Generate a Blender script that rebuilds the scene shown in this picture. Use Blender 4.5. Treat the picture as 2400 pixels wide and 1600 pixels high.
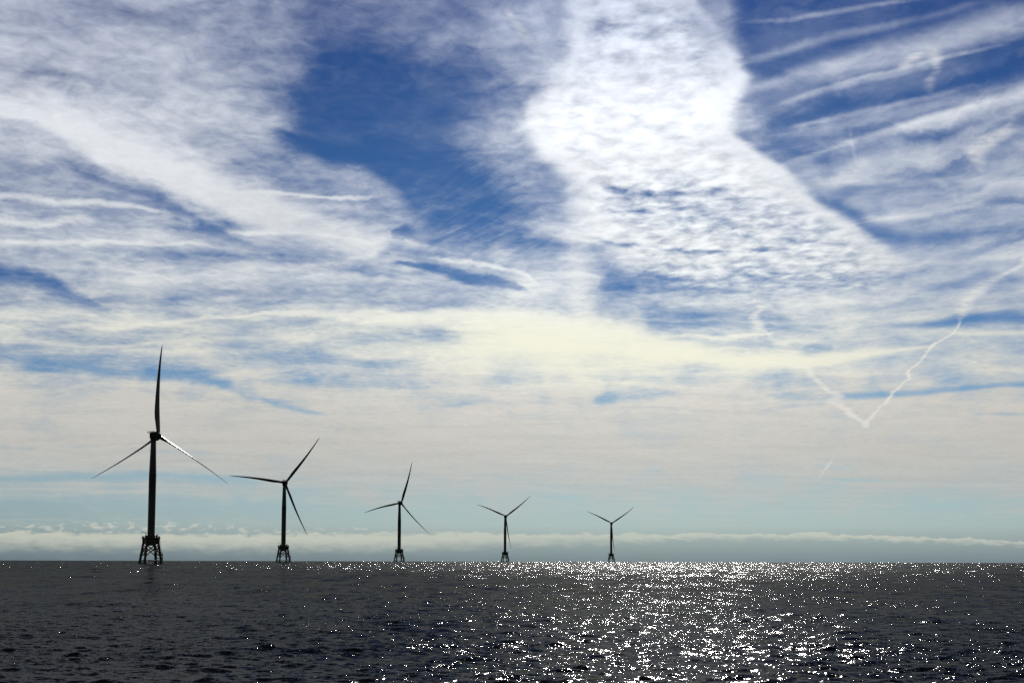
import bpy, math, random
import numpy as np
from mathutils import Vector, Matrix

R = math.radians
S = bpy.context.scene
COL = S.collection
for o in list(bpy.data.objects):
    bpy.data.objects.remove(o)

# ------------------------------------------------------------------ camera
F = 4350.0                      # focal length in pixels of a 2400 px wide frame
PITCH = 6.69
ROLL = 0.146
EYE = 4.2
EARTH = 6371000.0
cam_d = bpy.data.cameras.new('camera')
cam_d.sensor_width = 36.0
cam_d.lens = F / 2400 * 36
cam_d.clip_start = 0.5
cam_d.clip_end = 60000
cam = bpy.data.objects.new('camera', cam_d)
COL.objects.link(cam)
cam.location = (0, 0, EYE)
CAM_ROT = Matrix.Rotation(R(90 + PITCH), 3, 'X') @ Matrix.Rotation(R(ROLL), 3, 'Z')
cam.rotation_euler = CAM_ROT.to_euler()
S.camera = cam

# ------------------------------------------------------------------ exposure and render settings
S.view_settings.view_transform = 'Standard'
S.view_settings.look = 'None'
S.view_settings.exposure = 0.0
S.view_settings.gamma = 1.0
S.cycles.use_denoising = False
S.cycles.sample_clamp_direct = 0.0
S.cycles.sample_clamp_indirect = 6.0
S.cycles.max_bounces = 4
S.cycles.use_adaptive_sampling = True
S.cycles.adaptive_threshold = 0.02
S.cycles.adaptive_min_samples = 64

# ------------------------------------------------------------------ sun
SUN_EL, SUN_AZ = 31.0, 5.0      # azimuth measured from +Y (straight ahead) towards +X
sd = bpy.data.lights.new('sun', 'SUN')
sd.energy = 5.0
sd.angle = R(0.53)
sd.color = (1.0, 0.975, 0.94)
sun = bpy.data.objects.new('sun', sd)
COL.objects.link(sun)
sun_dir = Vector((math.sin(R(SUN_AZ)) * math.cos(R(SUN_EL)), math.cos(R(SUN_AZ)) * math.cos(R(SUN_EL)), math.sin(R(SUN_EL))))
sun.rotation_euler = sun_dir.to_track_quat('Z', 'Y').to_euler()
sun.location = (0, 0, 300)


# ------------------------------------------------------------------ node helpers
class NT:
    def __init__(self, nt):
        self.nt = nt

    def n(self, kind, **kw):
        nd = self.nt.nodes.new(kind)
        for k, v in kw.items():
            setattr(nd, k, v)
        return nd

    def set(self, sock, v):
        if isinstance(v, bpy.types.NodeSocket):
            self.nt.links.new(v, sock)
        else:
            sock.default_value = v

    def m(self, op, a, b=None, c=None, clamp=False):
        nd = self.n('ShaderNodeMath', operation=op, use_clamp=clamp)
        self.set(nd.inputs[0], a)
        if b is not None:
            self.set(nd.inputs[1], b)
        if c is not None:
            self.set(nd.inputs[2], c)
        return nd.outputs[0]

    def v(self, op, a, b=None, c=None):
        nd = self.n('ShaderNodeVectorMath', operation=op)
        self.set(nd.inputs[0], a)
        if b is not None:
            self.set(nd.inputs[3] if op == 'SCALE' else nd.inputs[1], b)
        if c is not None:
            self.set(nd.inputs[2], c)
        return nd.outputs[1] if op in ('DOT_PRODUCT', 'LENGTH') else nd.outputs[0]

    def xyz(self, x, y, z):
        nd = self.n('ShaderNodeCombineXYZ')
        for s, v in zip(nd.inputs, (x, y, z)):
            self.set(s, v)
        return nd.outputs[0]

    def sep(self, v):
        nd = self.n('ShaderNodeSeparateXYZ')
        self.set(nd.inputs[0], v)
        return nd.outputs

    def mixf(self, f, a, b):
        nd = self.n('ShaderNodeMix', data_type='FLOAT')
        self.set(nd.inputs[0], f)
        self.set(nd.inputs[2], a)
        self.set(nd.inputs[3], b)
        return nd.outputs[0]

    def mixc(self, f, a, b, blend='MIX'):
        nd = self.n('ShaderNodeMix', data_type='RGBA', blend_type=blend)
        self.set(nd.inputs[0], f)
        self.set(nd.inputs[6], a)
        self.set(nd.inputs[7], b)
        return nd.outputs[2]

    def ramp(self, f, stops, interp='LINEAR'):
        nd = self.n('ShaderNodeValToRGB')
        cr = nd.color_ramp
        cr.interpolation = interp
        for i, (p, c) in enumerate(stops):
            if not hasattr(c, '__len__'):
                c = (c, c, c, 1)
            e = cr.elements[i] if i < 2 else cr.elements.new(p)
            e.position = p
            e.color = tuple(c) + ((1,) if len(c) == 3 else ())
        self.set(nd.inputs[0], f)
        return nd.outputs[0]

    def noise(self, vec, scale=1.0, detail=4.0, rough=0.5, dist=0.0, lac=2.0, dims='3D', out='Fac'):
        nd = self.n('ShaderNodeTexNoise', noise_dimensions=dims)
        self.set(nd.inputs['Vector'], vec)
        nd.inputs['Scale'].default_value = scale
        nd.inputs['Detail'].default_value = detail
        nd.inputs['Roughness'].default_value = rough
        nd.inputs['Lacunarity'].default_value = lac
        nd.inputs['Distortion'].default_value = dist
        return nd.outputs[0 if out == 'Fac' else 1]

    def smooth(self, x, a, b, lo=0.0, hi=1.0):
        nd = self.n('ShaderNodeMapRange', interpolation_type='SMOOTHSTEP')
        self.set(nd.inputs[0], x)
        for i, q in zip((1, 2, 3, 4), (a, b, lo, hi)):
            self.set(nd.inputs[i], q)
        return nd.outputs[0]


def lin(c):
    return tuple((x / 255 / 12.92) if x / 255 <= 0.04045 else ((x / 255 + 0.055) / 1.055) ** 2.4 for x in c)


def uv(x, y):
    """compass bearing and elevation (degrees) of a cloud feature sighted at x, y of a 2352 px wide frame"""
    k = 2400 / 2352
    d = CAM_ROT @ Vector(((x * k - 1200) / F, (800 - y * k) / F, -1.0))
    d.normalize()
    return math.degrees(math.atan2(d.x, d.y)), math.degrees(math.asin(d.z))


# ------------------------------------------------------------------ sky (world)
world = bpy.data.worlds.new('World')
S.world = world
world.use_nodes = True
world.cycles.sampling_method = 'NONE'
wt = world.node_tree
wt.nodes.clear()
N = NT(wt)
tc = N.n('ShaderNodeTexCoord')
DIR = N.v('NORMALIZE', tc.outputs['Generated'])
dx, dy, dz = N.sep(DIR)
U0 = N.m('MULTIPLY', N.m('ARCTAN2', dx, dy), 180 / math.pi)      # bearing, degrees
V0 = N.m('MULTIPLY', N.m('ARCSINE', dz), 180 / math.pi)          # elevation, degrees
zz = N.m('MAXIMUM', dz, 0.0)
# position on the cloud deck seen in perspective
inv = N.m('DIVIDE', 1.0, N.m('ADD', zz, 0.04))
PX = N.m('MULTIPLY', dx, inv)
PY = N.m('MULTIPLY', dy, inv)
P = N.xyz(PX, PY, 0.0)
# ragged outlines: large and small displacement of the feature coordinates
D2 = N.xyz(U0, N.m('MULTIPLY', V0, 1.7), 0.0)
warp = N.noise(D2, 0.33, 6.0, 0.60, 0.2, out='Color')
wx, wy, wz = N.sep(warp)
calm = N.smooth(U0, 5.5, 9.5, 1.0, 0.35)
U = N.m('MULTIPLY_ADD', N.m('SUBTRACT', wx, 0.5), N.m('MULTIPLY', calm, 1.6), U0)
V = N.m('MULTIPLY_ADD', N.m('SUBTRACT', wy, 0.5), N.m('MULTIPLY', N.smooth(V0, 0.8, 7.0, 0.0, 0.9), calm), V0)
UU = N.xyz(U, U, U)
VV = N.xyz(V, V, V)
UU0 = N.xyz(U0, U0, U0)
VV0 = N.xyz(V0, V0, V0)

SOFT = (0.5, 0.5)     # softness of the low (or left) and of the high (or right) edge
BOX = (0.25, 0.25)
TOPSHARP = (0.7, 0.35)
BOTSHARP = (0.35, 0.7)
PXU = 2400 / 2352 / F * 180 / math.pi


NSTROKE = 0


def stroke(prev, target, pts, prof=SOFT, axis='H', crisp=False):
    """blend the field towards target along a curved, tapering streak; pts = (x, y, half width, strength)"""
    global NSTROKE, U, V, U0, V0, UU, VV, UU0, VV0
    NSTROKE += 1
    if NSTROKE % 12 == 0 and not isinstance(prev, float):
        # a vanishing dependence on the result so far makes the renderer work through the strokes
        # in batches (its node stack holds only about eighty at once)
        U, V, U0, V0 = (N.m('MULTIPLY_ADD', prev, 1e-7, q) for q in (U, V, U0, V0))
        UU, VV, UU0, VV0 = (N.xyz(q, q, q) for q in (U, V, U0, V0))
    cv = N.n('ShaderNodeVectorCurve')
    mp = cv.mapping
    mp.use_clip = False
    rows = []
    for x, y, w, a in pts:
        u, v = uv(x, y)
        w *= PXU
        a = a or -0.15             # run a little below nothing at the tips, so that they end cleanly
        rows.append((u, v - w, 2 * w, a) if axis == 'H' else (v, u - w, 2 * w, a))
    rows.sort()
    for k in range(3):
        c = mp.curves[k]
        while len(c.points) < len(rows):
            c.points.new(0, 0)
        for p, r in zip(c.points, rows):
            p.location = (r[0], r[k + 1])
            p.handle_type = 'AUTO_CLAMPED'
    mp.extend = 'HORIZONTAL'
    mp.update()
    if crisp:
        src, oth = (UU0, V0) if axis == 'H' else (VV0, U0)
    else:
        src, oth = (UU, V) if axis == 'H' else (VV, U)
    N.set(cv.inputs['Vector'], src)
    # dot products rather than Separate XYZ: no type conversion, so the shader stack stays small
    lo, h, a = (N.v('DOT_PRODUCT', cv.outputs[0], e) for e in ((1, 0, 0), (0, 1, 0), (0, 0, 1)))
    f = N.m('DIVIDE', N.m('SUBTRACT', oth, lo), h)
    pr = N.m('MULTIPLY', N.smooth(f, 0.0, prof[0]), N.smooth(f, 1.0, 1.0 - prof[1]))
    return N.mixf(N.m('MULTIPLY', pr, a, clamp=True), prev, target)


# general cover with elevation
def vy(y):
    return uv(1176, y)[1]


fc = N.n('ShaderNodeFloatCurve')
fc.mapping.use_clip = False
base = sorted((vy(y), c) for y, c in ((-900, .30), (-300, .34), (0, .40), (250, .38), (450, .42), (600, .48), (700, .56), (800, .60), (880, .70), (960, .87), (1060, .90), (1120, .72), (1180, .45), (1215, .30), (1260, .25), (1300, .2)))
while len(fc.mapping.curves[0].points) < len(base):
    fc.mapping.curves[0].points.new(0, 0)
for p, b in zip(fc.mapping.curves[0].points, base):
    p.location = b
fc.mapping.update()
N.set(fc.inputs['Value'], V)
cover = fc.outputs[0]

PAINT = [
    # upper left broken cloud
    (.55, [(-60, 120, 260, 1), (300, 120, 250, 1), (520, 150, 230, .9), (620, 180, 200, .45), (720, 200, 150, 0)], BOX),
    (.50, [(-60, 60, 40, .5), (60, 60, 50, .6), (160, 60, 40, .3), (260, 60, 30, 0)], SOFT),
    (.25, [(30, 172, 10, 0), (90, 173, 20, .45), (180, 178, 16, .35), (300, 185, 8, 0)], SOFT),
    # deep blue wedge left of the bright band
    (.06, [(650, -60, 1, 0)], None),
    # white diagonal band
    (.89, [(-60, 215, 45, .9), (60, 240, 52, .9), (125, 258, 56, .95), (225, 305, 72, .95), (350, 360, 80, 1), (430, 398, 84, 1), (600, 470, 88, 1), (700, 500, 88, .85), (820, 535, 75, .6), (930, 560, 60, .3), (1020, 575, 40, 0)], (.26, .6)),
    (.92, [(480, 445, 8, 0), (620, 450, 9, .8), (780, 452, 8, .8), (900, 455, 6, 0)], SOFT),
    (.92, [(480, 530, 8, 0), (620, 538, 9, .9), (780, 548, 8, .8), (900, 556, 6, 0)], SOFT),
    (.35, [(700, 480, 8, 0), (780, 490, 20, .6), (860, 500, 25, .6), (930, 500, 20, 0)], SOFT),
    # blue under the band
    (.16, [(120, 330, 8, 0), (190, 390, 13, .4), (280, 432, 22, .5), (350, 462, 28, .6), (420, 502, 32, .66), (480, 540, 26, .55), (560, 566, 19, .6), (640, 586, 15, .45), (740, 600, 10, 0)], TOPSHARP),
    (.30, [(180, 560, 12, 0), (300, 582, 20, .6), (450, 590, 24, .6), (600, 602, 22, .5), (780, 612, 18, 0)], SOFT),
    (.45, [(-60, 300, 25, .7), (60, 330, 32, .6), (150, 380, 30, .5), (240, 400, 20, 0)], SOFT),
    (.92, [(-60, 455, 12, .6), (150, 462, 13, .7), (300, 480, 10, .6), (420, 490, 6, 0)], SOFT),
    (.92, [(-60, 505, 14, .7), (150, 505, 14, .6), (250, 510, 10, 0)], SOFT),
    (.88, [(-60, 560, 14, .6), (150, 556, 12, .7), (400, 560, 8, .6), (560, 575, 6, 0)], SOFT),
    (.14, [(-60, 640, 42, .9), (60, 645, 40, .9), (120, 665, 36, .8), (200, 700, 25, .6), (290, 730, 14, 0)], TOPSHARP),
    (.32, [(320, 690, 10, 0), (390, 692, 18, .7), (470, 696, 14, .4), (700, 700, 8, 0)], SOFT),
    (.92, [(100, 735, 8, 0), (250, 745, 10, .8), (420, 735, 9, .7), (520, 720, 8, .6), (700, 716, 12, .9), (900, 722, 20, .9), (1100, 730, 30, 1), (1300, 760, 50, 1), (1420, 780, 40, 0)], SOFT),
    (.12, [(-60, 795, 48, .9), (100, 812, 42, .9), (200, 826, 38, .8), (350, 852, 34, .8), (450, 866, 30, .8), (560, 892, 22, .65), (650, 925, 16, .5), (760, 952, 10, .25), (820, 962, 6, 0)], BOTSHARP),
    (.45, [(420, 800, 15, 0), (560, 810, 40, .6), (700, 840, 50, .6), (850, 850, 40, .45), (1000, 840, 25, 0)], SOFT),
    (.92, [(180, 790, 6, 0), (320, 786, 9, .6), (450, 782, 10, .5), (560, 780, 6, 0)], SOFT),
    # small wedges in the middle
    (.22, [(850, 585, 10, 0), (905, 570, 26, .75), (1000, 588, 24, .65), (1100, 602, 8, 0)], SOFT),
    (.10, [(900, 548, 4, 0), (935, 536, 22, .75), (980, 550, 14, .4), (1050, 560, 8, 0)], SOFT),
    (.86, [(950, 583, 7, 0), (1020, 597, 9, .5), (1110, 611, 9, .85), (1200, 632, 9, .85), (1250, 650, 6, 0)], SOFT),
    (.12, [(885, 596, 4, 0), (930, 603, 11, .95), (990, 615, 16, 1), (1080, 640, 24, .9), (1150, 653, 21, .9), (1205, 664, 11, .8), (1228, 666, 5, 0)], (.4, .4)),
    (.55, [(900, 680, 6, 0), (1050, 690, 14, .5), (1200, 700, 14, .5), (1320, 705, 8, 0)], SOFT),
    # right of the bright band: blue with fanned streaks
]
for t, pts, prof in PAINT:
    if prof is None:
        cover = stroke(cover, .07,
                       [(955, -60, 340, .5), (950, 0, 330, .5), (950, 100, 290, .6), (925, 200, 295, .9), (895, 270, 290, 1), (900, 330, 262, 1), (960, 370, 225, 1), (1010, 400, 205, 1), (1060, 450, 195, .9), (1095, 500, 185, .72), (1110, 550, 180, .48), (1120, 620, 160, 0)],
                       (.18, .34), 'V')
        cover = stroke(cover, .36, [(700, 120, 20, 0), (800, 105, 40, .35), (1000, 105, 60, .45), (1180, 115, 70, .65), (1300, 130, 60, .3), (1400, 130, 60, 0)])
        cover = stroke(cover, 0.0, [(595, 300, 20, 0), (650, 322, 34, .8), (740, 358, 34, .9), (850, 385, 34, .5), (960, 405, 30, 0)], TOPSHARP)
    else:
        cover = stroke(cover, t, pts, prof)

for t, pts, prof, ax in [
    (.10, [(2130, -80, 500, 1), (2150, 0, 500, 1), (2170, 100, 500, .92), (2200, 170, 500, .6), (2220, 260, 500, .5), (2280, 330, 500, .3), (2350, 420, 500, 0)], (.07, .06), 'V'),
    (.72, [(1680, 220, 12, 0), (1760, 196, 24, .45), (1900, 152, 42, .42), (2050, 117, 50, .5), (2200, 77, 52, .65), (2352, 42, 56, .75), (2420, 26, 56, .8)], SOFT, 'H'),
    (.40, [(1640, 150, 8, 0), (1760, 128, 16, .5), (1900, 88, 18, .5), (2050, 60, 16, .5), (2200, 20, 14, .4), (2330, -10, 10, 0)], SOFT, 'H'),
    (.36, [(1660, 60, 6, 0), (1780, 48, 9, .5), (1950, 22, 10, .6), (2080, 2, 8, .5), (2200, -20, 6, 0)], SOFT, 'H'),
    (.58, [(1900, 200, 5, 0), (2000, 172, 9, .6), (2120, 140, 10, .6), (2260, 112, 8, .4), (2352, 95, 5, 0)], SOFT, 'H'),
    (.02, [(2080, -10, 10, 0), (2180, -20, 30, .8), (2300, -25, 34, .9), (2420, -40, 36, .9)], SOFT, 'H'),
    (.55, [(1740, 250, 6, 0), (1850, 222, 12, .5), (2000, 180, 14, .5), (2120, 150, 14, .4), (2250, 130, 10, 0)], SOFT, 'H'),
    (.09, [(1720, 305, 14, 0), (1800, 282, 26, .75), (1950, 240, 32, .9), (2100, 217, 32, .95), (2250, 180, 32, .95), (2352, 152, 36, .95), (2420, 140, 36, .9)], SOFT, 'H'),
    (.16, [(1700, 345, 12, 0), (1830, 325, 22, .8), (1960, 300, 20, .8), (2100, 270, 16, .6), (2250, 235, 12, .3), (2352, 215, 8, 0)], SOFT, 'H'),
    (.50, [(1780, 300, 5, 0), (1880, 278, 10, .5), (1980, 258, 12, .4), (2120, 225, 12, .4), (2300, 185, 8, 0)], SOFT, 'H'),
    (.48, [(1840, 400, 16, 0), (1950, 390, 40, .8), (2100, 370, 60, .9), (2250, 350, 80, 1), (2420, 340, 90, 1)], SOFT, 'H'),
    (.80, [(1770, 388, 7, 0), (1850, 368, 18, .5), (1960, 335, 22, .5), (2100, 299, 28, .55), (2250, 260, 38, .7), (2352, 235, 44, .8), (2420, 220, 46, .8)], (0.85, .3), 'H'),
    (.62, [(1850, 425, 8, 0), (2000, 420, 14, .6), (2200, 418, 18, .6), (2420, 420, 22, .7)], SOFT, 'H'),
    (.18, [(1845, 440, 8, 0), (1885, 462, 20, .7), (1950, 486, 28, .85), (2020, 535, 32, .8), (2100, 548, 30, .7), (2200, 542, 26, .65), (2300, 534, 24, .5), (2420, 520, 22, .3)], SOFT, 'H'),
    (.60, [(1960, 500, 5, 0), (2080, 498, 10, .6), (2250, 478, 12, .7), (2420, 470, 14, .6)], SOFT, 'H'),
    (.66, [(2040, 620, 10, 0), (2150, 605, 16, .7), (2300, 590, 16, .7), (2420, 580, 16, .7)], SOFT, 'H'),
    (.22, [(2060, 668, 6, 0), (2170, 655, 16, .6), (2260, 636, 20, .7), (2352, 645, 20, .5), (2420, 650, 20, .3)], SOFT, 'H'),
    (.10, [(1990, 748, 8, 0), (2080, 747, 13, .55), (2160, 743, 18, .9), (2230, 733, 24, 1), (2300, 730, 22, .85), (2420, 735, 22, .6)], SOFT, 'H'),
    (.40, [(1380, 735, 12, 0), (1450, 735, 28, .75), (1600, 732, 28, .65), (1720, 735, 25, .5), (1850, 748, 26, .6), (1980, 748, 20, .5), (2100, 770, 10, 0)], SOFT, 'H'),
    (.88, [(2150, 768, 6, 0), (2250, 764, 10, .8), (2352, 768, 10, .8), (2420, 768, 10, .7)], SOFT, 'H'),
    (.40, [(2150, 800, 12, 0), (2250, 800, 16, .6), (2420, 805, 22, .7)], SOFT, 'H'),
    (.55, [(1950, 870, 20, 0), (2100, 870, 24, .5), (2420, 865, 26, .6)], SOFT, 'H'),
    (.16, [(1860, 918, 6, 0), (1950, 910, 15, .75), (2050, 905, 14, .8), (2200, 893, 11, .65), (2352, 884, 10, .7), (2420, 884, 10, .6)], SOFT, 'H'),
    (.40, [(1700, 948, 5, 0), (1800, 938, 9, .6), (1900, 925, 9, .5), (1980, 920, 5, 0)], SOFT, 'H'),
    (.45, [(2200, 952, 5, 0), (2290, 950, 8, .6), (2420, 950, 8, .6)], SOFT, 'H'),
    # cream sheet
    (.98, [(900, 850, 40, 0), (1050, 830, 80, .5), (1200, 800, 105, .85), (1400, 792, 105, .95), (1568, 812, 52, .95), (1750, 828, 26, .95), (1900, 823, 20, .85), (2050, 806, 11, .75), (2130, 796, 5, .4), (2170, 793, 3, 0)], SOFT, 'H'),
    (.95, [(1450, 778, 8, 0), (1600, 770, 8, .7), (1700, 766, 7, .8), (1755, 763, 6, .7), (1775, 760, 4, 0)], SOFT, 'H'),
    (1.0, [(1230, 880, 20, 0), (1290, 892, 38, .8), (1345, 892, 42, .8), (1400, 870, 20, 0)], SOFT, 'H'),
    (.34, [(1345, 917, 12, 0), (1390, 914, 32, .75), (1450, 906, 34, .75), (1530, 898, 22, .5), (1620, 892, 8, 0)], SOFT, 'H'),
    (.55, [(880, 935, 8, 0), (1000, 930, 14, .5), (1150, 925, 14, .5), (1280, 930, 10, 0)], SOFT, 'H'),
    # bright band
    (.88, [(1448, -80, 165, .8), (1448, 0, 165, .85), (1475, 85, 200, .85), (1495, 150, 232, .85), (1475, 210, 258, .95), (1440, 300, 270, 1), (1495, 360, 285, 1), (1545, 400, 290, .95), (1575, 445, 300, .9), (1605, 490, 325, .85), (1660, 540, 345, .8), (1730, 600, 350, .6), (1760, 650, 340, 0)], (.13, .08), 'V'),
    (.55, [(1350, 60, 30, 0), (1480, 70, 60, .3), (1620, 90, 50, .45), (1720, 130, 30, 0)], SOFT, 'H'),
    (.50, [(1640, 300, 10, 0), (1690, 292, 26, .45), (1730, 285, 30, .3), (1760, 280, 20, 0)], SOFT, 'H'),
    (.45, [(1290, 345, 5, 0), (1320, 347, 12, .55), (1360, 350, 6, 0)], SOFT, 'H'),
    (.60, [(1360, 480, 30, 0), (1440, 470, 55, .6), (1600, 475, 85, .75), (1750, 500, 75, .7), (1900, 540, 45, .6), (1990, 570, 30, 0)], BOX, 'H'),
    (.66, [(1300, 90, 60, 0), (1380, 80, 110, .6), (1500, 75, 125, .7), (1620, 80, 120, .7), (1720, 130, 90, 0)], SOFT, 'H'),
    (.25, [(1375, 432, 6, 0), (1405, 442, 17, .85), (1480, 446, 15, .75), (1600, 440, 8, .4), (1700, 430, 5, 0)], SOFT, 'H'),
    (.32, [(1385, 485, 8, 0), (1420, 488, 17, .7), (1520, 486, 13, .45), (1640, 480, 8, 0)], SOFT, 'H'),
    (.35, [(1330, 556, 6, 0), (1400, 568, 11, .75), (1520, 571, 10, .65), (1700, 572, 8, .6), (1850, 578, 6, .4), (1980, 585, 4, 0)], SOFT, 'H'),
    (.12, [(1362, 656, 4, 0), (1385, 650, 32, .8), (1450, 650, 46, .95), (1550, 655, 48, .85), (1640, 668, 28, .7), (1720, 676, 18, .35), (1820, 684, 10, 0)], (.8, .6), 'H'),
    (.86, [(1310, 520, 60, 0), (1325, 570, 70, .5), (1325, 620, 62, .6), (1335, 670, 62, .6), (1350, 720, 60, .4), (1360, 770, 50, 0)], SOFT, 'V'),
    # pale turquoise gaps near the horizon
    (.22, [(-60, 1098, 24, .8), (150, 1096, 20, .85), (350, 1090, 20, .8), (520, 1100, 22, .75), (640, 1120, 20, .5), (800, 1140, 14, 0)], SOFT, 'H'),
    (.60, [(-60, 1022, 10, .5), (300, 1030, 14, .5), (600, 1050, 12, .4), (800, 1060, 8, 0)], SOFT, 'H'),
    (.06, [(-60, 1165, 42, .9), (500, 1168, 44, .9), (850, 1182, 36, .7), (1200, 1195, 26, .4), (1600, 1200, 20, .25), (2000, 1200, 24, .3), (2420, 1200, 34, .45)], SOFT, 'H'),
    (.35, [(1180, 1145, 5, 0), (1300, 1142, 9, .6), (1400, 1150, 5, 0)], SOFT, 'H'),
    (.28, [(1380, 1158, 4, 0), (1450, 1160, 9, .75), (1530, 1164, 8, .6), (1620, 1168, 4, 0)], SOFT, 'H'),
    (.18, [(1990, 1174, 4, 0), (2080, 1168, 11, .75), (2200, 1158, 15, .8), (2352, 1150, 18, .7), (2420, 1150, 20, .7)], SOFT, 'H'),
    (.42, [(1800, 1068, 4, 0), (1870, 1070, 11, .7), (1960, 1078, 8, .4), (2020, 1082, 4, 0)], SOFT, 'H'),
    (.10, [(1915, 1104, 3, 0), (1950, 1102, 6, .8), (2020, 1105, 6, .5), (2100, 1108, 3, 0)], SOFT, 'H'),
]:
    cover = stroke(cover, t, pts, prof, ax)


def r6(a, b, w, s):
    return ((1600 + a / 2.851) * .98, (600 + b / 2.851) * .98, w * 1.7 / 2.851 * .98, s)


# ---- texture of the cloud
def rot(v, deg, sx, sy, off=0.0):
    nd = N.n('ShaderNodeMapping', vector_type='TEXTURE')
    N.set(nd.inputs[0], v)
    nd.inputs['Rotation'].default_value = (0, 0, R(deg))
    nd.inputs['Scale'].default_value = (1 / sx, 1 / sy, 1)
    nd.inputs['Location'].default_value = (off, off * .7, 0)
    return nd.outputs[0]


PW = N.v('ADD', P, N.v('SCALE', N.v('SUBTRACT', warp, (0.5, 0.5, 0.5)), 0.40))
nA = N.noise(rot(PW, 3, 1.9, 2.6), 1.0, 6.0, 0.53, 0.5)             # level streaks
nB = N.noise(rot(PW, 33, 4.0, 0.7, 3.1), 1.0, 6.0, 0.54, 0.5)       # streaks fanning out from the left
nC = N.noise(rot(P, 4, 19.0, 11.5, 7.7), 1.0, 4.0, 0.55, 0.25)        # ripples of the bright band
nD = N.noise(rot(D2, 42, 0.42, 1.9, 11.0), 1.0, 6.0, 0.58, 0.9)      # hooked wisps
nE = N.noise(rot(P, 0, 24.0, 15.0, 5.0), 1.0, 4.0, 0.55, 0.6)         # fine fibre
mB = stroke(0.0, 1.0, [(2180, -200, 550, 1), (2170, 0, 550, 1), (2260, 200, 550, 1), (2360, 400, 550, 1), (2420, 560, 550, .9), (2410, 700, 550, .6), (2400, 900, 550, .3), (2400, 1000, 550, 0)], (.12, .06), 'V')
mC = stroke(0.0, 1.0, [(1448, -300, 165, .7), (1448, 0, 165, .9), (1475, 85, 200, .9), (1475, 210, 258, .8), (1440, 300, 270, .8), (1545, 400, 290, 1), (1605, 490, 325, 1), (1700, 560, 370, 1), (1760, 640, 380, .8), (1800, 700, 360, 0)], BOX, 'V')
mD = stroke(0.0, 1.0, [(1080, 280, 60, 0), (1090, 380, 200, .5), (1080, 460, 240, 1), (1100, 540, 240, .9), (1120, 600, 200, .3), (1120, 660, 160, 0)], SOFT, 'V')
mA = N.m('SUBTRACT', 1.0, N.m('MAXIMUM', mB, mC), clamp=True)
low = N.smooth(V0, 1.6, 6.4, 0.7, 1.0)
nP = N.noise(D2, 0.55, 6.0, 0.58, 0.5)                                 # soft patches
ctr = lambda n: N.m('SUBTRACT', n, 0.5)
det = N.m('MULTIPLY', ctr(nA), N.m('MULTIPLY', mA, N.smooth(V0, 9.0, 14.0, 1.2, 0.75)))
det = N.m('MULTIPLY_ADD', ctr(nB), N.m('MULTIPLY', mB, 1.3), det)
det = N.m('MULTIPLY_ADD', ctr(nC), N.m('MULTIPLY', mC, 1.45), det)
det = N.m('MULTIPLY_ADD', ctr(nD), N.m('MULTIPLY', mD, 1.0), det)
det = N.m('MULTIPLY_ADD', ctr(nE), N.m('MULTIPLY_ADD', mB, -0.24, 0.34), det)
det = N.m('MULTIPLY_ADD', ctr(nP), 0.6, det)
det = N.m('MULTIPLY', det, low)
veil = N.m('MULTIPLY', ctr(nP), N.smooth(V0, 7.0, 4.5, 0.0, 1.0))          # soft mottling of the low grey sheet
# detail is strongest where the cover is neither closed nor open
mid = N.m('MULTIPLY_ADD', N.m('MULTIPLY', cover, N.m('SUBTRACT', 1.0, cover)), 2.7, 0.26)
cover = N.m('ADD', N.m('MULTIPLY_ADD', det, mid, cover), veil)

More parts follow.
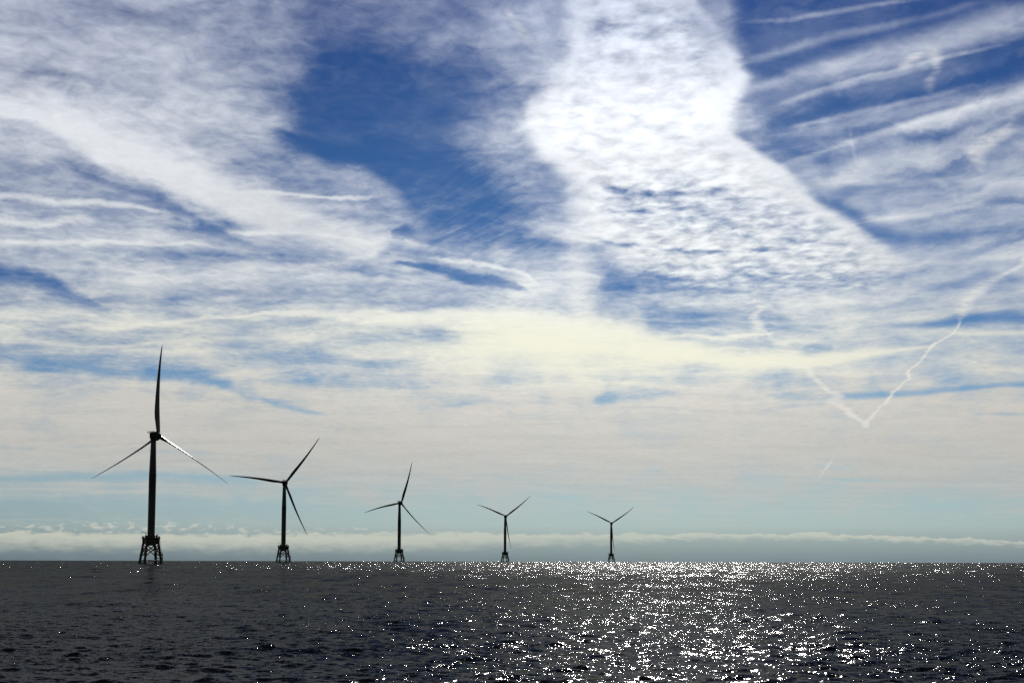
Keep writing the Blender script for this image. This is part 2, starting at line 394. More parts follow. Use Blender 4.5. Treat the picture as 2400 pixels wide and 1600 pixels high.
# ---- contrails, hooked tufts
cw = N.noise(P, 7.0, 3.0, 0.5, 0.0, out='Color')
CT = [
    ([r6(2620, -150, 30, 0), r6(2500, -100, 30, .4), r6(2340, -30, 34, .5), r6(2281, 30, 30, .7), r6(2190, 90, 30, .6), r6(2100, 150, 45, .5), r6(1960, 240, 60, .55), r6(1885, 330, 50, .5), r6(1868, 395, 34, .4), r6(1858, 430, 16, .4), r6(1846, 460, 9, .6), r6(1780, 530, 10, .8), r6(1665, 595, 15, .9), r6(1640, 640, 8, .8), r6(1525, 755, 12, .9), r6(1512, 800, 12, .95), r6(1430, 890, 12, 1), r6(1345, 985, 12, 1), r6(1290, 1040, 13, 1), r6(1240, 1105, 17, .9), r6(1200, 1150, 20, 0)], 'V'),
    ([r6(470, 265, 6, 0), r6(480, 290, 9, .6), r6(470, 310, 6, .1), r6(535, 335, 22, .7), r6(500, 370, 30, .7), r6(475, 400, 30, .7), r6(500, 445, 40, .95), r6(510, 480, 36, .9), r6(570, 525, 18, .35), r6(640, 580, 40, .5), r6(700, 630, 55, .4), r6(820, 740, 34, .5), r6(880, 820, 20, .7), r6(955, 885, 26, .85), r6(1030, 930, 40, .8), r6(1010, 970, 52, .75), r6(1080, 1010, 40, .9), r6(1110, 1040, 30, 1), r6(1160, 1080, 28, 1), r6(1215, 1125, 24, .8), r6(1230, 1165, 16, 0)], 'V'),
    ([r6(1010, 1335, 5, 0), r6(970, 1400, 11, .7), r6(930, 1450, 9, .5), r6(880, 1515, 6, 0)], 'V'),
    ([(1160, 10, 10, 0), (1176, 35, 16, .4), (1192, 62, 20, .4), (1214, 90, 22, .25), (1222, 110, 10, 0)], 'V'),
    ([(1950, 265, 3, 0), (1953, 300, 6, .1), (1957, 330, 9, .17), (1966, 360, 7, .15), (1970, 378, 3, 0)], 'V'),
    ([(2150, 95, 20, 0), (2146, 125, 26, .4), (2148, 160, 16, .35), (2132, 195, 18, .3), (2140, 225, 10, 0)], 'V'),
    ([(2325, 260, 6, 0), (2312, 290, 22, .4), (2275, 320, 52, .6), (2250, 345, 40, .55), (2250, 380, 20, .35), (2262, 405, 6, 0)], 'V'),
    ([(2110, 118, 20, 0), (2100, 130, 34, .6), (2080, 150, 24, .4), (2070, 170, 12, 0)], 'V'),
]
cwx, cwy, cwz = N.sep(cw)
_U, _V, _UU, _VV = U0, V0, UU0, VV0
U0c = N.m('MULTIPLY_ADD', N.m('SUBTRACT', cwx, .5), 0.32, U0)
V0c = N.m('MULTIPLY_ADD', N.m('SUBTRACT', cwy, .5), 0.24, V0)
U0, V0 = U0c, V0c
UU0, VV0 = N.xyz(U0, U0, U0), N.xyz(V0, V0, V0)
trail = 0.0
for pts, ax in CT:
    trail = stroke(trail, 1.0, pts, SOFT, ax, crisp=True)
U0, V0, UU0, VV0 = _U, _V, _UU, _VV
tex = N.smooth(N.noise(rot(P, 20, 14, 20, 2.0), 1.0, 4.0, 0.6, 1.2), 0.28, 0.62, 0.28, 1.0)
trail = N.m('MULTIPLY', trail, tex)
cover = N.m('MULTIPLY_ADD', trail, 0.25, cover)

# ---- low cumulus on the horizon
azk = N.m('MULTIPLY', U0, 5.5)
elk = N.m('MULTIPLY', V0, 16.0)
puffn = N.noise(N.xyz(azk, elk, 4.0), 0.5, 4.0, 0.55, 0.3)
pufflim = stroke(.76, .47, [(-80, 1214, 36, .8), (250, 1208, 42, 1), (600, 1216, 32, .9), (1000, 1222, 26, .6), (1200, 1230, 20, .5), (1500, 1240, 20, .4), (1800, 1250, 16, .3), (2100, 1250, 8, 0)], SOFT, 'H', crisp=True)
puff = N.smooth(N.m('SUBTRACT', puffn, pufflim), 0.0, 0.17)
bandw = N.noise(N.xyz(azk, elk, 9.0), 0.35, 5.0, 0.6, 0.2)
Vb = N.m('MULTIPLY_ADD', N.m('SUBTRACT', bandw, .5), 0.45, V0)
_V0 = V0
V0 = Vb
band = stroke(0.0, 1.0, [(-80, 1243, 28, .85), (200, 1246, 27, .9), (500, 1249, 27, .9), (800, 1249, 27, .9), (1000, 1247, 27, .85), (1150, 1243, 22, .8), (1300, 1240, 18, .75), (1450, 1238, 14, .7), (1600, 1233, 10, .8), (1800, 1232, 10, .8), (1960, 1235, 10, .85), (2100, 1240, 9, .8), (2200, 1243, 8, .75), (2420, 1252, 8, .7)], (.8, .2), 'H', crisp=True)
V0 = _V0

# ---- colours
elev = [0, 1, 2, 4, 5.5, 8, 12, 17, 25, 34, 50, 90]
want = [(116, 136, 146), (158, 181, 187), (151, 181, 196), (138, 172, 196), (108, 150, 192), (72, 115, 170), (54, 94, 151), (36, 70, 131), (32, 46, 72), (26, 34, 46), (22, 28, 36), (18, 22, 28)]
nish = [(1.746, 1.276, .697), (1.808, 1.433, .864), (1.716, 1.472, .994), (1.514, 1.435, 1.148), (1.4, 1.36, 1.2), (1.238, 1.271, 1.243), (1.174, 1.2, 1.248), (1.256, 1.237, 1.278), (1.658, 1.527, 1.467), (1.789, 1.609, 1.5), (.558, .568, .66), (.107, .156, .264)]
sky = N.n('ShaderNodeTexSky', sky_type='NISHITA')
sky.sun_disc = False
sky.sun_elevation = R(SUN_EL)
sky.sun_rotation = R(SUN_AZ)
KS = 0.1
corr = []
for e, w_, n_ in zip(elev, want, nish):
    c = [a / b for a, b in zip(lin(w_), n_)]
    corr.append((min(e / 90, 1), c))
air = N.ramp(N.m('MULTIPLY', _V0, 1 / 90), corr)                    # how much of the sky light each elevation passes
clear = N.mixc(1.0, N.v('SCALE', sky.outputs[0], KS), air, 'MULTIPLY')

ccol = [(0, (132, 146, 154)), (.5, (150, 162, 164)), (1.2, (180, 192, 188)), (2, (184, 190, 188)), (3.5, (198, 196, 190)), (5, (208, 206, 199)), (6.8, (228, 228, 216)), (8.5, (226, 229, 228)), (11, (226, 230, 234)), (13.5, (231, 235, 241)), (17, (206, 214, 231)), (24, (108, 112, 120)), (45, (50, 52, 58)), (90, (50, 55, 70))]
cloud = N.ramp(N.m('MULTIPLY', _V0, 1 / 90), [(e / 90, lin(c)) for e, c in ccol])
# clouds in front of the sun scatter more of it forwards
glow = stroke(0.95, 1.16, [(700, -400, 700, 0), (1500, 200, 900, .9), (1450, 500, 900, .8), (1400, 800, 1000, 1), (1450, 1000, 1000, .5), (1500, 1300, 900, .2)], SOFT, 'V')
glow = stroke(glow, 1.30, [(1120, 310, 60, 0), (1230, 292, 90, .55), (1400, 270, 120, .85), (1550, 255, 105, .8), (1680, 235, 80, .6), (1790, 225, 50, 0)], SOFT, 'H')
glow = stroke(glow, 1.25, [(1380, 380, 30, 0), (1440, 395, 35, .6), (1600, 400, 40, .5), (1800, 400, 30, 0)], SOFT, 'H')
thick = N.m('MULTIPLY_ADD', ctr(nE), 0.22, N.m('MULTIPLY_ADD', ctr(nC), N.m('MULTIPLY', mC, .75), N.m('MULTIPLY_ADD', ctr(nA), .20, 1.0)))
cloud = N.v('SCALE', cloud, N.m('MULTIPLY', glow, thick))
cream = stroke(0.0, 1.0, [(500, 730, 20, 0), (900, 760, 60, .5), (1200, 800, 110, 1), (1400, 810, 120, 1), (1600, 820, 70, 1), (1900, 830, 50, .7), (2200, 810, 20, 0)], SOFT, 'H')
cloud = N.mixc(N.m('MULTIPLY', cream, .8), cloud, lin((244, 243, 222)) + (1,))

fac = N.smooth(cover, 0.0, 0.98)
skyc = N.mixc(fac, clear, cloud)
skyc = N.mixc(N.m('MULTIPLY', trail, .62), skyc, lin((236, 234, 226)) + (1,))
skyc = N.mixc(N.m('MULTIPLY', puff, .62), skyc, lin((206, 206, 194)) + (1,))
skyc = N.mixc(N.m('MULTIPLY', band, .80), skyc, lin((206, 207, 192)) + (1,))
# behind and above the frame the deck thins out to plain deep sky
bg = N.n('ShaderNodeBackground')
N.set(bg.inputs[0], skyc)
bg.inputs[1].default_value = 1.0
wo = N.n('ShaderNodeOutputWorld')
wt.links.new(bg.outputs[0], wo.inputs[0])


# ------------------------------------------------------------------ materials
def material(name):
    m = bpy.data.materials.new(name)
    m.use_nodes = True
    M = NT(m.node_tree)
    return m, M, m.node_tree.nodes['Principled BSDF']


def paint(name, col, rough=0.4, spec=0.4, stain=(0.35, 0.3, 0.25), amount=0.35, scale=0.35):
    m, M, b = material(name)
    t = M.n('ShaderNodeTexCoord').outputs['Object']
    st = M.noise(M.v('MULTIPLY', t, (1.0, 1.0, 0.22)), scale, 6.0, 0.62, 0.4)
    f = M.m('MULTIPLY', M.smooth(st, 0.48, 0.72), amount)
    M.set(b.inputs['Base Color'], M.mixc(f, col + (1,), tuple(c * s for c, s in zip(col, stain)) + (1,)))
    M.set(b.inputs['Roughness'], M.m('MULTIPLY_ADD', st, 0.25, rough - 0.12))
    b.inputs['Specular IOR Level'].default_value = spec
    return m


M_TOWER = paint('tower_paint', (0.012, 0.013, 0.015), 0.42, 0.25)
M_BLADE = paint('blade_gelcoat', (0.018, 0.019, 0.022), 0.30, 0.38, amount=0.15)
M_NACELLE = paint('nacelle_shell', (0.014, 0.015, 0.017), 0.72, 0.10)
M_JACKET = paint('jacket_steel', (0.026, 0.020, 0.009), 0.55, 0.2, (0.5, 0.3, 0.25), 0.6, 0.6)
M_STEEL = paint('galvanised_steel', (0.040, 0.040, 0.042), 0.5, 0.3)
M_BOX = paint('cabinet_paint', (0.05, 0.052, 0.056), 0.5, 0.3)
M_LAMP = paint('lamp_glass', (0.25, 0.06, 0.03), 0.2, 0.6, amount=0.0)


# ------------------------------------------------------------------ mesh building
class MB:
    def __init__(self):
        self.v, self.f = [], []

    def add(self, v, f):
        o = len(self.v)
        self.v += [tuple(p) for p in v]
        self.f += [tuple(i + o for i in q) for q in f]

    def tube(self, pts, radii, seg=12, caps=True):
        """round tube through pts with a radius at each"""
        pts = [Vector(p) for p in pts]
        if not hasattr(radii, '__len__'):
            radii = [radii] * len(pts)
        vs, fs = [], []
        for i, (p, r) in enumerate(zip(pts, radii)):
            t = (pts[min(i + 1, len(pts) - 1)] - pts[max(i - 1, 0)]).normalized()
            a = Vector((0, 0, 1)) if abs(t.z) < 0.9 else Vector((1, 0, 0))
            e1 = t.cross(a).normalized()
            e2 = t.cross(e1)
            for k in range(seg):
                an = 2 * math.pi * k / seg
                vs.append(p + (e1 * math.cos(an) + e2 * math.sin(an)) * r)
        for i in range(len(pts) - 1):
            for k in range(seg):
                k2 = (k + 1) % seg
                fs.append((i * seg + k, i * seg + k2, (i + 1) * seg + k2, (i + 1) * seg + k))
        if caps:
            fs.append(tuple(range(seg))[::-1])
            fs.append(tuple(range((len(pts) - 1) * seg, len(pts) * seg)))
        self.add(vs, fs)
        return self

    def lathe(self, prof, seg=32, org=(0, 0, 0), ax=(0, 0, 1)):
        ax = Vector(ax).normalized()
        a = Vector((0, 0, 1)) if abs(ax.z) < 0.9 else Vector((1, 0, 0))
        e1 = ax.cross(a).normalized()
        e2 = ax.cross(e1)
        vs, fs = [], []
        for r, z in prof:
            for k in range(seg):
                an = 2 * math.pi * k / seg
                vs.append(Vector(org) + ax * z + (e1 * math.cos(an) + e2 * math.sin(an)) * r)
        n = len(prof)
        for i in range(n - 1):
            for k in range(seg):
                k2 = (k + 1) % seg
                fs.append((i * seg + k, i * seg + k2, (i + 1) * seg + k2, (i + 1) * seg + k))
        fs.append(tuple(range(seg))[::-1])
        fs.append(tuple(range((n - 1) * seg, n * seg)))
        self.add(vs, fs)
        return self

    def box(self, c, s, rot=None, taper=1.0):
        vs = []
        for z in (-.5, .5):
            k = taper if z > 0 else 1.0
            for x, y in ((-.5, -.5), (.5, -.5), (.5, .5), (-.5, .5)):
                p = Vector((x * s[0] * k, y * s[1] * k, z * s[2]))
                if rot is not None:
                    p = rot @ p
                vs.append(p + Vector(c))
        self.add(vs, [(3, 2, 1, 0), (4, 5, 6, 7), (0, 1, 5, 4), (1, 2, 6, 5), (2, 3, 7, 6), (3, 0, 4, 7)])
        return self

    def build(self, name, mat, parent=None, smooth=True, bevel=0.0):
        me = bpy.data.meshes.new(name)
        me.from_pydata(self.v, [], self.f)
        me.materials.append(mat)
        if smooth:
            me.shade_smooth()
            me.set_sharp_from_angle(angle=R(38))
        o = bpy.data.objects.new(name, me)
        COL.objects.link(o)
        if bevel:
            bv = o.modifiers.new('bevel', 'BEVEL')
            bv.width = bevel
            bv.segments = 2
            bv.limit_method = 'ANGLE'
        if parent is not None:
            o.parent = parent
        return o


# ------------------------------------------------------------------ sea
rng = np.random.default_rng(11)


def geo(a, b, k):
    out = [a]
    while out[-1] < b:
        out.append(out[-1] * k)
    return out


rad = [0.5, 3, 7, 12, 18, 24, 30, 36] + geo(40, 14000, 1.0028)
rad = np.array(rad)
ang = np.concatenate([np.arange(-180, -24, 4.0), np.arange(-24, -19, 0.5), np.linspace(-19, 19, 760), np.arange(19.5, 24, 0.5), np.arange(24, 180, 4.0)])
ang = np.radians(ang)
RR, AA = np.meshgrid(rad, ang, indexing='ij')
X = RR * np.sin(AA)
Y = RR * np.cos(AA)
dr = np.gradient(rad)[:, None] * np.ones_like(AA)
da = np.gradient(ang)[None, :] * RR
step = np.maximum(dr * 0.8, da)
Z = np.zeros_like(X)
WIND = R(200)                      # waves run towards this bearing
sea_waves = []
for lam, nw, slope in ((46, 5, .010), (24, 7, .014), (12, 10, .018), (6.5, 12, .018), (3.4, 14, .032), (1.9, 20, .085), (1.0, 24, .115), (0.6, 20, .100)):
    for _ in range(nw):
        L = lam * math.exp(rng.uniform(-.3, .3))
        th = WIND + rng.normal(0, 0.55 + 0.25 * (lam < 5))
        k = 2 * math.pi / L
        amp = slope * math.sqrt(2.0 / nw) / k
        ph = rng.uniform(0, 2 * math.pi)
        w = np.clip((L / step - 2.6) / 2.5, 0, 1)
        if w.max() <= 0:
            continue
        rows_ = np.where(w.max(axis=1) > 0)[0]
        a, b = rows_[0], rows_[-1] + 1
        arg = k * (math.sin(th) * X[a:b] + math.cos(th) * Y[a:b]) + ph
        s_ = np.sin(arg)
        Z[a:b] += amp * w[a:b] * (s_ + 0.22 * s_ * s_)
Z -= (X ** 2 + Y ** 2) / (2 * EARTH)
nr, na = X.shape
co = np.stack([X, Y, Z], -1).reshape(-1, 3).astype(np.float32)
idx = np.arange(nr * na, dtype=np.int32).reshape(nr, na)
i00 = idx[:-1, :]
i10 = idx[1:, :]
quads = np.stack([i00, np.roll(i00, -1, 1), np.roll(i10, -1, 1), i10], -1).reshape(-1, 4)[:, ::-1]
me = bpy.data.meshes.new('sea')
nq = len(quads)
me.vertices.add(len(co))
me.vertices.foreach_set('co', co.ravel())
me.loops.add(nq * 4)
me.loops.foreach_set('vertex_index', quads.ravel())
me.polygons.add(nq)
me.polygons.foreach_set('loop_start', np.arange(0, nq * 4, 4, dtype=np.int32))
me.polygons.foreach_set('use_smooth', np.ones(nq, dtype=bool))
me.update(calc_edges=True)
sea = bpy.data.objects.new('sea', me)
COL.objects.link(sea)
sea['kind'] = 'structure'

m_sea, M, b = material('sea_water')
geo_n = M.n('ShaderNodeNewGeometry')
pos = geo_n.outputs['Position']
nrm = geo_n.outputs['Normal']
px_, py_, pz_ = M.sep(pos)
flat = M.xyz(px_, py_, 0.0)
dist = M.v('LENGTH', flat)
# wind patches: rougher and calmer water
patch = M.noise(M.v('MULTIPLY', flat, (0.35, 1.0, 1.0)), 0.016, 5.0, 0.55, 0.6)
patch2 = M.noise(M.v('MULTIPLY', flat, (0.10, 0.022, 1.0)), 1.0, 4.0, 0.6, 0.3)      # wave groups
patchf = M.m('MULTIPLY', M.smooth(patch, 0.36, 0.62, 0.58, 1.12), M.smooth(patch2, 0.3, 0.7, 0.55, 1.4))


def slope_noise(scale, detail, off, stretch=(0.75, 1.0, 1.0)):
    v = M.v('ADD', M.v('MULTIPLY', flat, stretch), (off, off * 2, 0))
    c = M.noise(v, scale, detail, 0.55, 0.0, out='Color')
    return M.v('SUBTRACT', c, (0.5, 0.5, 0.5))


c1 = slope_noise(9.5, 2.0, 3.0)
cube = M.v('MULTIPLY', c1, M.v('MULTIPLY', c1, c1))          # a few ripples stand much steeper than the rest
s1 = M.v('ADD', M.v('SCALE', c1, 0.50), M.v('SCALE', cube, 22.0))           # ripples
s2 = M.v('SCALE', slope_noise(2.2, 2.0, 17.0), 0.75)         # wavelets
far = M.smooth(dist, 150.0, 900.0)
c3 = slope_noise(0.25, 2.0, 31.0)
cube3 = M.v('MULTIPLY', c3, M.v('MULTIPLY', c3, c3))
s3 = M.v('SCALE', M.v('ADD', M.v('SCALE', c3, 1.2), M.v('SCALE', cube3, 24.0)), far)   # waves too small for the mesh far out
grp = M.noise(M.v('MULTIPLY', flat, (0.17, 0.026, 1.0)), 1.0, 4.0, 0.62, 0.2)
s4 = M.xyz(0.0, M.m('MULTIPLY', M.m('SUBTRACT', grp, 0.5), M.smooth(dist, 70.0, 260.0, 0.0, 0.75)), 0.0)      # long wave faces seen end on
sl = M.v('ADD', M.v('SCALE', M.v('ADD', M.v('ADD', s1, s2), s3), patchf), s4)
sx_, sy_, _ = M.sep(sl)
nn = M.v('NORMALIZE', M.v('SUBTRACT', nrm, M.xyz(sx_, sy_, 0.0)))
b.inputs['Base Color'].default_value = (0.004, 0.006, 0.008, 1)
b.inputs['Roughness'].default_value = 1.0
b.inputs['Specular IOR Level'].default_value = 0.0
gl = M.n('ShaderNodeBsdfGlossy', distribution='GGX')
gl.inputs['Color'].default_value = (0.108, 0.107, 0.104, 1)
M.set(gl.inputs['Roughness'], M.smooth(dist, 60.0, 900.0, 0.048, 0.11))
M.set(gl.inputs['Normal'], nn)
fr = M.n('ShaderNodeFresnel')
fr.inputs['IOR'].default_value = 1.333
M.set(fr.inputs['Normal'], nn)
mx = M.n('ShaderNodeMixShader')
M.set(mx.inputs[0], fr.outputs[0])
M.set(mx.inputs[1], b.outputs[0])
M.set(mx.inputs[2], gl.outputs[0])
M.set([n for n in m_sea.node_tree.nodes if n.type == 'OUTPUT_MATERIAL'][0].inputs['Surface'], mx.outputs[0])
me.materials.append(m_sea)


# ------------------------------------------------------------------ turbines
HUB_Z, DECK_Z, TOWER_R = 105.5, 21.5, 3.0
JROT = R(17)


def leg_at(i, z):
    """centre of jacket leg i at height z"""
    s = 7.15 + (4.55 - 7.15) * (z - 0.0) / (DECK_Z - 1.5)
    a = JROT + R(45) + i * math.pi / 2
    return Vector((math.cos(a) * s * 1.41421, math.sin(a) * s * 1.41421, z))


def ring(mb, r, z, tr, seg=40):
    pts = [(math.cos(2 * math.pi * k / seg) * r, math.sin(2 * math.pi * k / seg) * r, z) for k in range(seg + 1)]
    mb.tube(pts, tr, 6)


def blade_mesh(pitch, bend_axial, bend_plane, R0=2.2, R1=76.2):
    """blade along +Z; X is the direction of rotation in the rotor plane, Y the rotor axis"""
    mb = MB()
    st = [(0, 3.1, 1.0), (.02, 3.1, 1.0), (.06, 3.2, .85), (.11, 3.7, .55), (.17, 4.2, .46), (.24, 4.2, .40), (.32, 3.8, .36), (.42, 3.25, .31), (.52, 2.75, .28), (.62, 2.3, .20), (.72, 1.85, .18), (.82, 1.45, .17), (.90, 1.1, .17), (.95, .8, .17), (.985, .42, .18), (1.0, .10, .2)]
    seg = 22
    vs, fs = [], []
    for t, c, th in st:
        tw = pitch + R(13) * (1 - t) ** 2
        z = R0 + (R1 - R0) * t
        le = 0.5 if t < .05 else 0.5 - 0.18 * min(1, (t - .05) / .15)
        for k in range(seg):
            an = 2 * math.pi * k / seg
            cx = (math.cos(an) + 1) / 2                    # 0 trailing .. 1 leading
            sharp = min(1, max(0, (t - .03) / .14))
            yy = math.sin(an) * (0.5 * (1 - sharp) + sharp * 0.5 * (0.25 + 0.95 * cx ** 0.7) * (1.1 if math.sin(an) > 0 else .75))
            c_ = c * (1.0 if t < .05 else 1.18)
            x_ = (cx - (1 - le)) * c_
            y_ = yy * c * th
            x2 = x_ * math.cos(tw) - y_ * math.sin(tw)
            y2 = x_ * math.sin(tw) + y_ * math.cos(tw)
            vs.append((x2 + bend_plane * t * t, y2 + bend_axial * t * t, z))
    n = len(st)
    for i in range(n - 1):
        for k in range(seg):
            k2 = (k + 1) % seg
            fs.append((i * seg + k, i * seg + k2, (i + 1) * seg + k2, (i + 1) * seg + k))
    fs.append(tuple(range(seg))[::-1])
    fs.append(tuple(range((n - 1) * seg, n * seg)))
    mb.add(vs, fs)
    return mb


def turbine(base, face, phi0, bend_plane, bend_axial, pitch, label, detail=True):
    """face: bearing the rotor axis points to; phi0: angle of the first blade, clockwise from up as seen by the camera"""
    root = bpy.data.objects.new('wind_turbine', None)
    COL.objects.link(root)
    root.location = base
    az = math.atan2(base[0], base[1])
    root.rotation_euler = (0, 0, -az)              # the jacket is turned the same way towards the boat
    root['label'] = label
    root['category'] = 'wind turbine'
    root['group'] = 'offshore wind turbines standing in a row'
    face -= 0
    # --- jacket foundation
    for i in range(4):
        mb = MB()
        p0, p1 = leg_at(i, -6), leg_at(i, DECK_Z - 1.0)
        mb.tube([p0, leg_at(i, 1.5), leg_at(i, 1.6), p1], [1.2, 1.2, 1.08, .95], 14)
        mb.tube([leg_at(i, 6.9), leg_at(i, 7.7)], 1.5, 14)
        mb.tube([leg_at(i, -4), leg_at(i, -1.2)], 1.7, 14)
        mb.build('jacket_leg', M_JACKET, root)
    for i in range(4):
        j = (i + 1) % 4
        mb = MB()
        a0, a1 = leg_at(i, 6.2), leg_at(i, 15.6)
        b0, b1 = leg_at(j, 6.2), leg_at(j, 15.6)
        mb.tube([a0, b1], .46, 8)
        mb.tube([b0, a1], .46, 8)
        mb.build('cross_brace', M_JACKET, root)
        mb = MB()
        mb.tube([leg_at(i, 2.8), leg_at(j, 2.8)], .44, 8)
        mb.build('horizontal_brace', M_JACKET, root)
        mb = MB()
        mid = (leg_at(i, -3.2) + leg_at(j, -3.2)) / 2
        mb.tube([leg_at(i, 2.4), mid, leg_at(j, 2.4)], .42, 8)
        mb.build('lower_brace', M_JACKET, root)
    # transition piece: cone down to a box girder between the legs
    mb = MB()
    mb.lathe([(3.3, DECK_Z - 6.6), (4.2, DECK_Z - 5.4), (4.5, DECK_Z - 3.0), (3.35, DECK_Z - 0.4), (3.35, DECK_Z + 1.6)], 32)
    rz = Matrix.Rotation(JROT, 3, 'Z')
    mb.box((0, 0, DECK_Z - 3.3), (10.2, 10.2, 4.4), rz, 0.92)
    for i in range(4):
        p = leg_at(i, DECK_Z - 3.2)
        mb.tube([p + Vector((0, 0, -2.3)), p + Vector((0, 0, 2.2))], 1.15, 12)
    tp = mb.build('transition_piece', M_JACKET, root)
    # deck with railing
    mb = MB()
    mb.lathe([(7.6, DECK_Z - 0.55), (7.75, DECK_Z - 0.1), (7.7, DECK_Z + 0.02)], 8, (0, 0, 0))
    for k in range(8):
        an = 2 * math.pi * k / 8
        mb.box((math.cos(an) * 6.0, math.sin(an) * 6.0, DECK_Z - 0.8), (3.2, .3, .5), Matrix.Rotation(an, 3, 'Z'))
    deck = mb.build('work_deck', M_STEEL, root, smooth=False)
    mb = MB()
    for z in (.55, 1.15):
        ring(mb, 7.45, DECK_Z + z, .045 if z < 1 else .06, 8)
    for k in range(32):
        an = 2 * math.pi * k / 32
        q = 7.45 * math.cos(math.pi / 8) / math.cos((an % (math.pi / 4)) - math.pi / 8)
        mb.tube([(math.cos(an) * q, math.sin(an) * q, DECK_Z), (math.cos(an) * q, math.sin(an) * q, DECK_Z + 1.15)], .05, 5)
    for an in (R(150), R(178), R(200), R(340), R(5), R(28)):
        mb.box((math.cos(an) * 7.1, math.sin(an) * 7.1, DECK_Z + .62), (.06, 1.5, 1.15), Matrix.Rotation(an, 3, 'Z'))
    mb.build('railing', M_STEEL, deck, smooth=False)
    # davit crane on the left of the deck
    mb = MB()
    mb.tube([(-4.3, -1.2, DECK_Z), (-4.3, -1.2, DECK_Z + 4.0)], [.32, .24], 10)
    mb.tube([(-3.2, -1.2, DECK_Z + 3.7), (-7.6, -1.4, DECK_Z + 4.9)], [.36, .28], 8)
    mb.box((-7.6, -1.4, DECK_Z + 4.8), (.6, .6, .8))
    mb.tube([(-7.6, -1.4, DECK_Z + 4.6), (-7.55, -1.4, DECK_Z + 1.9)], .05, 5)
    mb.box((-7.55, -1.4, DECK_Z + 1.7), (.35, .3, .5))
    mb.build('davit_crane', M_STEEL, root)
    # cabinets and gear on the deck
    MB().box((4.4, -1.6, DECK_Z + 1.15), (1.6, 1.9, 2.2)).build('cabinet', M_BOX, root, False, .06)
    MB().box((-4.0, 2.6, DECK_Z + 1.0), (1.8, 1.4, 1.9)).build('cabinet', M_BOX, root, False, .06)
    mb = MB()
    mb.tube([(5.3, -2.2, DECK_Z), (5.3, -2.2, DECK_Z + 2.9)], .14, 6)
    mb.tube([(5.3, -2.2, DECK_Z + 2.6), (6.6, -2.4, DECK_Z + 3.3)], .12, 6)
    mb.tube([(5.3, -2.2, DECK_Z + 2.5), (4.8, -2.2, DECK_Z + 3.6)], .12, 6)
    mb.build('mast', M_STEEL, root)
    # boat landing on the right side: two fender tubes with a ladder between
    mb = MB()
    o = leg_at(3, 5) * 1.0
    side = Vector((9.6, -1.6, 0))
    for q in (-.9, .9):
        mb.tube([(side.x + .3, side.y + q, -3), (side.x + .1, side.y + q, 8.6), (side.x - 1.6, side.y + q, 9.6)], .28, 8)
    for z in np.arange(-1, 14.5, .7):
        f = max(0, (z - 8.6) / 12.0)
        mb.tube([(side.x - .3 - 2.4 * f, side.y - .35, z), (side.x - .3 - 2.4 * f, side.y + .35, z)], .07, 4)
    for q in (-.35, .35):
        mb.tube([(side.x - .3, side.y + q, -2), (side.x - .3, side.y + q, 8.6), (side.x - 2.7, side.y + q, DECK_Z - .3)], .10, 6)
    for z in (1.2, 4.6, 8.0):
        p = leg_at(3, z)
        mb.tube([p, (side.x + .1, side.y - .9, z)], .22, 6)
        p = leg_at(0, z)
        mb.tube([p, (side.x + .1, side.y + .9, z)], .22, 6)
    mb.box((side.x - 1.1, side.y, 9.4), (2.0, 2.6, .2))
    mb.build('boat_landing', M_JACKET, root)
    # cable tubes running down inside the jacket
    mb = MB()
    for q in (-.9, .6):
        mb.tube([(q + 4.6, 2.2, -4), (q + 4.0, 2.0, 8), (q + 3.0, 1.6, DECK_Z - 4.5)], .24, 7)
    mb.build('cable_tube', M_JACKET, root)
    # --- tower
    mb = MB()
    prof = [(TOWER_R + .16, DECK_Z + 0.2), (TOWER_R + .16, DECK_Z + 0.55), (TOWER_R, DECK_Z + 0.6)]
    z0, z1 = DECK_Z + 52, HUB_Z - 4.2
    for zf in (DECK_Z + 27,):
        prof += [(TOWER_R, zf - .12), (TOWER_R + .05, zf - .1), (TOWER_R + .05, zf + .1), (TOWER_R, zf + .12)]
    prof += [(TOWER_R, z0 - .1), (TOWER_R + .04, z0), (TOWER_R - .02, z0 + .15), (2.12, z1), (2.3, z1 + .1), (2.3, z1 + .5)]
    mb.lathe(prof, 48)
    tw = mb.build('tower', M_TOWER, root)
    MB().box((0, -TOWER_R - .02, DECK_Z + 1.9), (1.0, .16, 2.2)).build('door', M_BOX, tw, False, .04)
    # --- nacelle, generator, hub: built along the rotor axis
    psi = face
    tilt = R(5)
    A = Vector((math.sin(psi) * math.cos(tilt), math.cos(psi) * math.cos(tilt), math.sin(tilt)))
    Rt = Vector((math.cos(psi), -math.sin(psi), 0))
    Up = Rt.cross(A)
    if Up.z < 0:
        Up = -Up
    top = Vector((0, 0, HUB_Z - 0.6))
    frame = Matrix((Rt, A, Up)).transposed()       # columns: right, axis, up

    def w(x, y, z):
        return top + frame @ Vector((x, y, z))
    # nacelle body as lofted rounded sections
    mb = MB()
    secs = [(-3.3, 1.5, 2.1, .7), (-2.9, 2.1, 2.9, .6), (-1.6, 2.5, 3.4, .4), (.4, 2.7, 3.6, .2), (2.2, 2.9, 3.6, 0), (3.2, 2.7, 3.3, 0)]
    sg = 24
    vs, fs = [], []
    for y, hw, hh, cz in secs:
        for k in range(sg):
            an = 2 * math.pi * k / sg
            cx, sz = math.cos(an), math.sin(an)
            e = 0.62
            vs.append(w(math.copysign(abs(cx) ** e, cx) * hw, y, cz + math.copysign(abs(sz) ** e, sz) * hh))
    for i in range(len(secs) - 1):
        for k in range(sg):
            k2 = (k + 1) % sg
            fs.append((i * sg + k, i * sg + k2, (i + 1) * sg + k2, (i + 1) * sg + k))
    fs.append(tuple(range(sg))[::-1])
    fs.append(tuple(range((len(secs) - 1) * sg, len(secs) * sg)))
    mb.add(vs, fs)
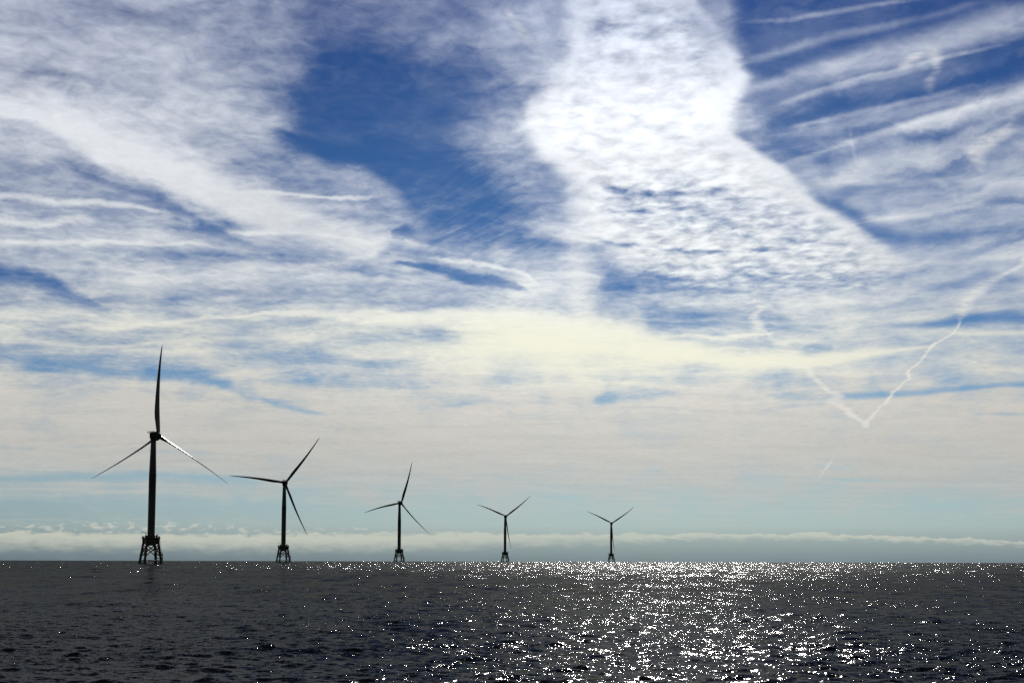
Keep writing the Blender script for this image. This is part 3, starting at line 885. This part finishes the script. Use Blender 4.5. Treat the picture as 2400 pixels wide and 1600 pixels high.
    nac = mb.build('nacelle', M_NACELLE, root)
    mb = MB()
    mb.lathe([(2.35, -4.6), (2.5, -3.4), (2.7, -1.6)], 32, (0, 0, HUB_Z), (0, 0, 1))
    mb.build('yaw_bearing', M_NACELLE, root)
    gen = MB().lathe([(3.0, 3.0), (3.7, 3.3), (3.85, 3.9), (3.85, 5.0), (3.5, 5.5), (2.4, 5.9)], 40, top, A).build('generator', M_NACELLE, root)
    # hoist platform on the rear of the roof
    mb = MB()
    mb.box(w(0, -4.2, 3.0), (4.4, 5.0, .35), frame)
    mb.box(w(0, -3.6, 2.5), (.4, 2.8, .8), frame)
    plat = mb.build('hoist_platform', M_STEEL, nac, False)
    mb = MB()
    c = [(-2.1, -6.6), (2.1, -6.6), (2.1, -1.8), (-2.1, -1.8)]
    for i in range(4):
        a_, b_ = c[i], c[(i + 1) % 4]
        for z in (3.8, 4.4):
            mb.tube([w(a_[0], a_[1], z), w(b_[0], b_[1], z)], .07, 5)
        for k in range(5):
            f = k / 5
            p = (a_[0] + (b_[0] - a_[0]) * f, a_[1] + (b_[1] - a_[1]) * f)
            mb.tube([w(p[0], p[1], 3.1), w(p[0], p[1], 4.4)], .07, 5)
    mb.build('railing', M_STEEL, plat, False)
    # roof mast with wind sensors, obstruction light
    mb = MB()
    mb.tube([w(-1.2, 1.4, 3.2), w(-1.2, 1.4, 5.3)], .07, 6)
    mb.tube([w(-1.7, 1.4, 5.0), w(-.7, 1.4, 5.0)], .05, 6)
    mb.build('sensor_mast', M_STEEL, nac)
    MB().lathe([(.22, 3.5), (.25, 3.8), (.2, 4.15), (.05, 4.25)], 12, w(1.3, 0.4, 0), Up).build('obstruction_light', M_LAMP, nac)
    # --- rotor
    hubc = top + A * 7.6
    hub = MB().lathe([(1.9, -1.9), (2.35, -1.6), (2.5, -.6), (2.5, .6), (2.2, 1.5), (1.5, 2.3), (.7, 2.75), (.1, 2.85)], 32, hubc, A).build('hub', M_NACELLE, root)
    for k in range(3):
        ph = phi0 - bend_plane / 75.0 + k * 2 * math.pi / 3
        bz = (Up * math.cos(ph) + Rt * math.sin(ph)).normalized()
        bx = (-Up * math.sin(ph) + Rt * math.cos(ph)).normalized()
        mb = blade_mesh(pitch, bend_axial, bend_plane)
        fr = Matrix((bx, A, bz)).transposed()
        mb.v = [tuple(hubc + fr @ Vector(p)) for p in mb.v]
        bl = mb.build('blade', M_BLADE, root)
        col_ = MB().lathe([(1.72, 1.2), (1.78, 1.5), (1.78, 2.1), (1.66, 2.3)], 24, hubc, bz)
        col_.build('root_collar', M_NACELLE, bl)
    return root


def at(px, dist):
    """point on the curved sea at the bearing of the sighting px (2400 px wide frame) and a distance"""
    d = CAM_ROT @ Vector(((px - 1200) / F, (800 - 1316) / F, -1.0))
    a = math.atan2(d.x, d.y)
    return (math.sin(a) * dist, math.cos(a) * dist, -dist * dist / (2 * EARTH))


for px, dist_, psi, phi, bp, ba, pitch, label in (
    (352.6, 1566, 31, 3.0, 5.0, 3.0, R(56), 'tallest and nearest dark wind turbine, one blade straight up, sunlit lower right blade'),
    (663.6, 2500, 8, 36.9, -6.0, 2.0, R(38), 'second nearest dark wind turbine with one blade level to the left'),
    (935.2, 3357, 22, 16.5, -8.5, 2.5, R(40), 'middle dark wind turbine of the row, upper blade leaning slightly right'),
    (1183.6, 4345, 14, 51.5, -7.5, 2.0, R(38), 'small dark wind turbine with a wide V of blades, between the middle and farthest turbines'),
    (1432.6, 5120, 12, 55.0, -7.5, 2.0, R(38), 'smallest and farthest dark wind turbine, at the right end of the row'),
):
    turbine(at(px, dist_), R(psi), R(phi), bp, ba, pitch, label)
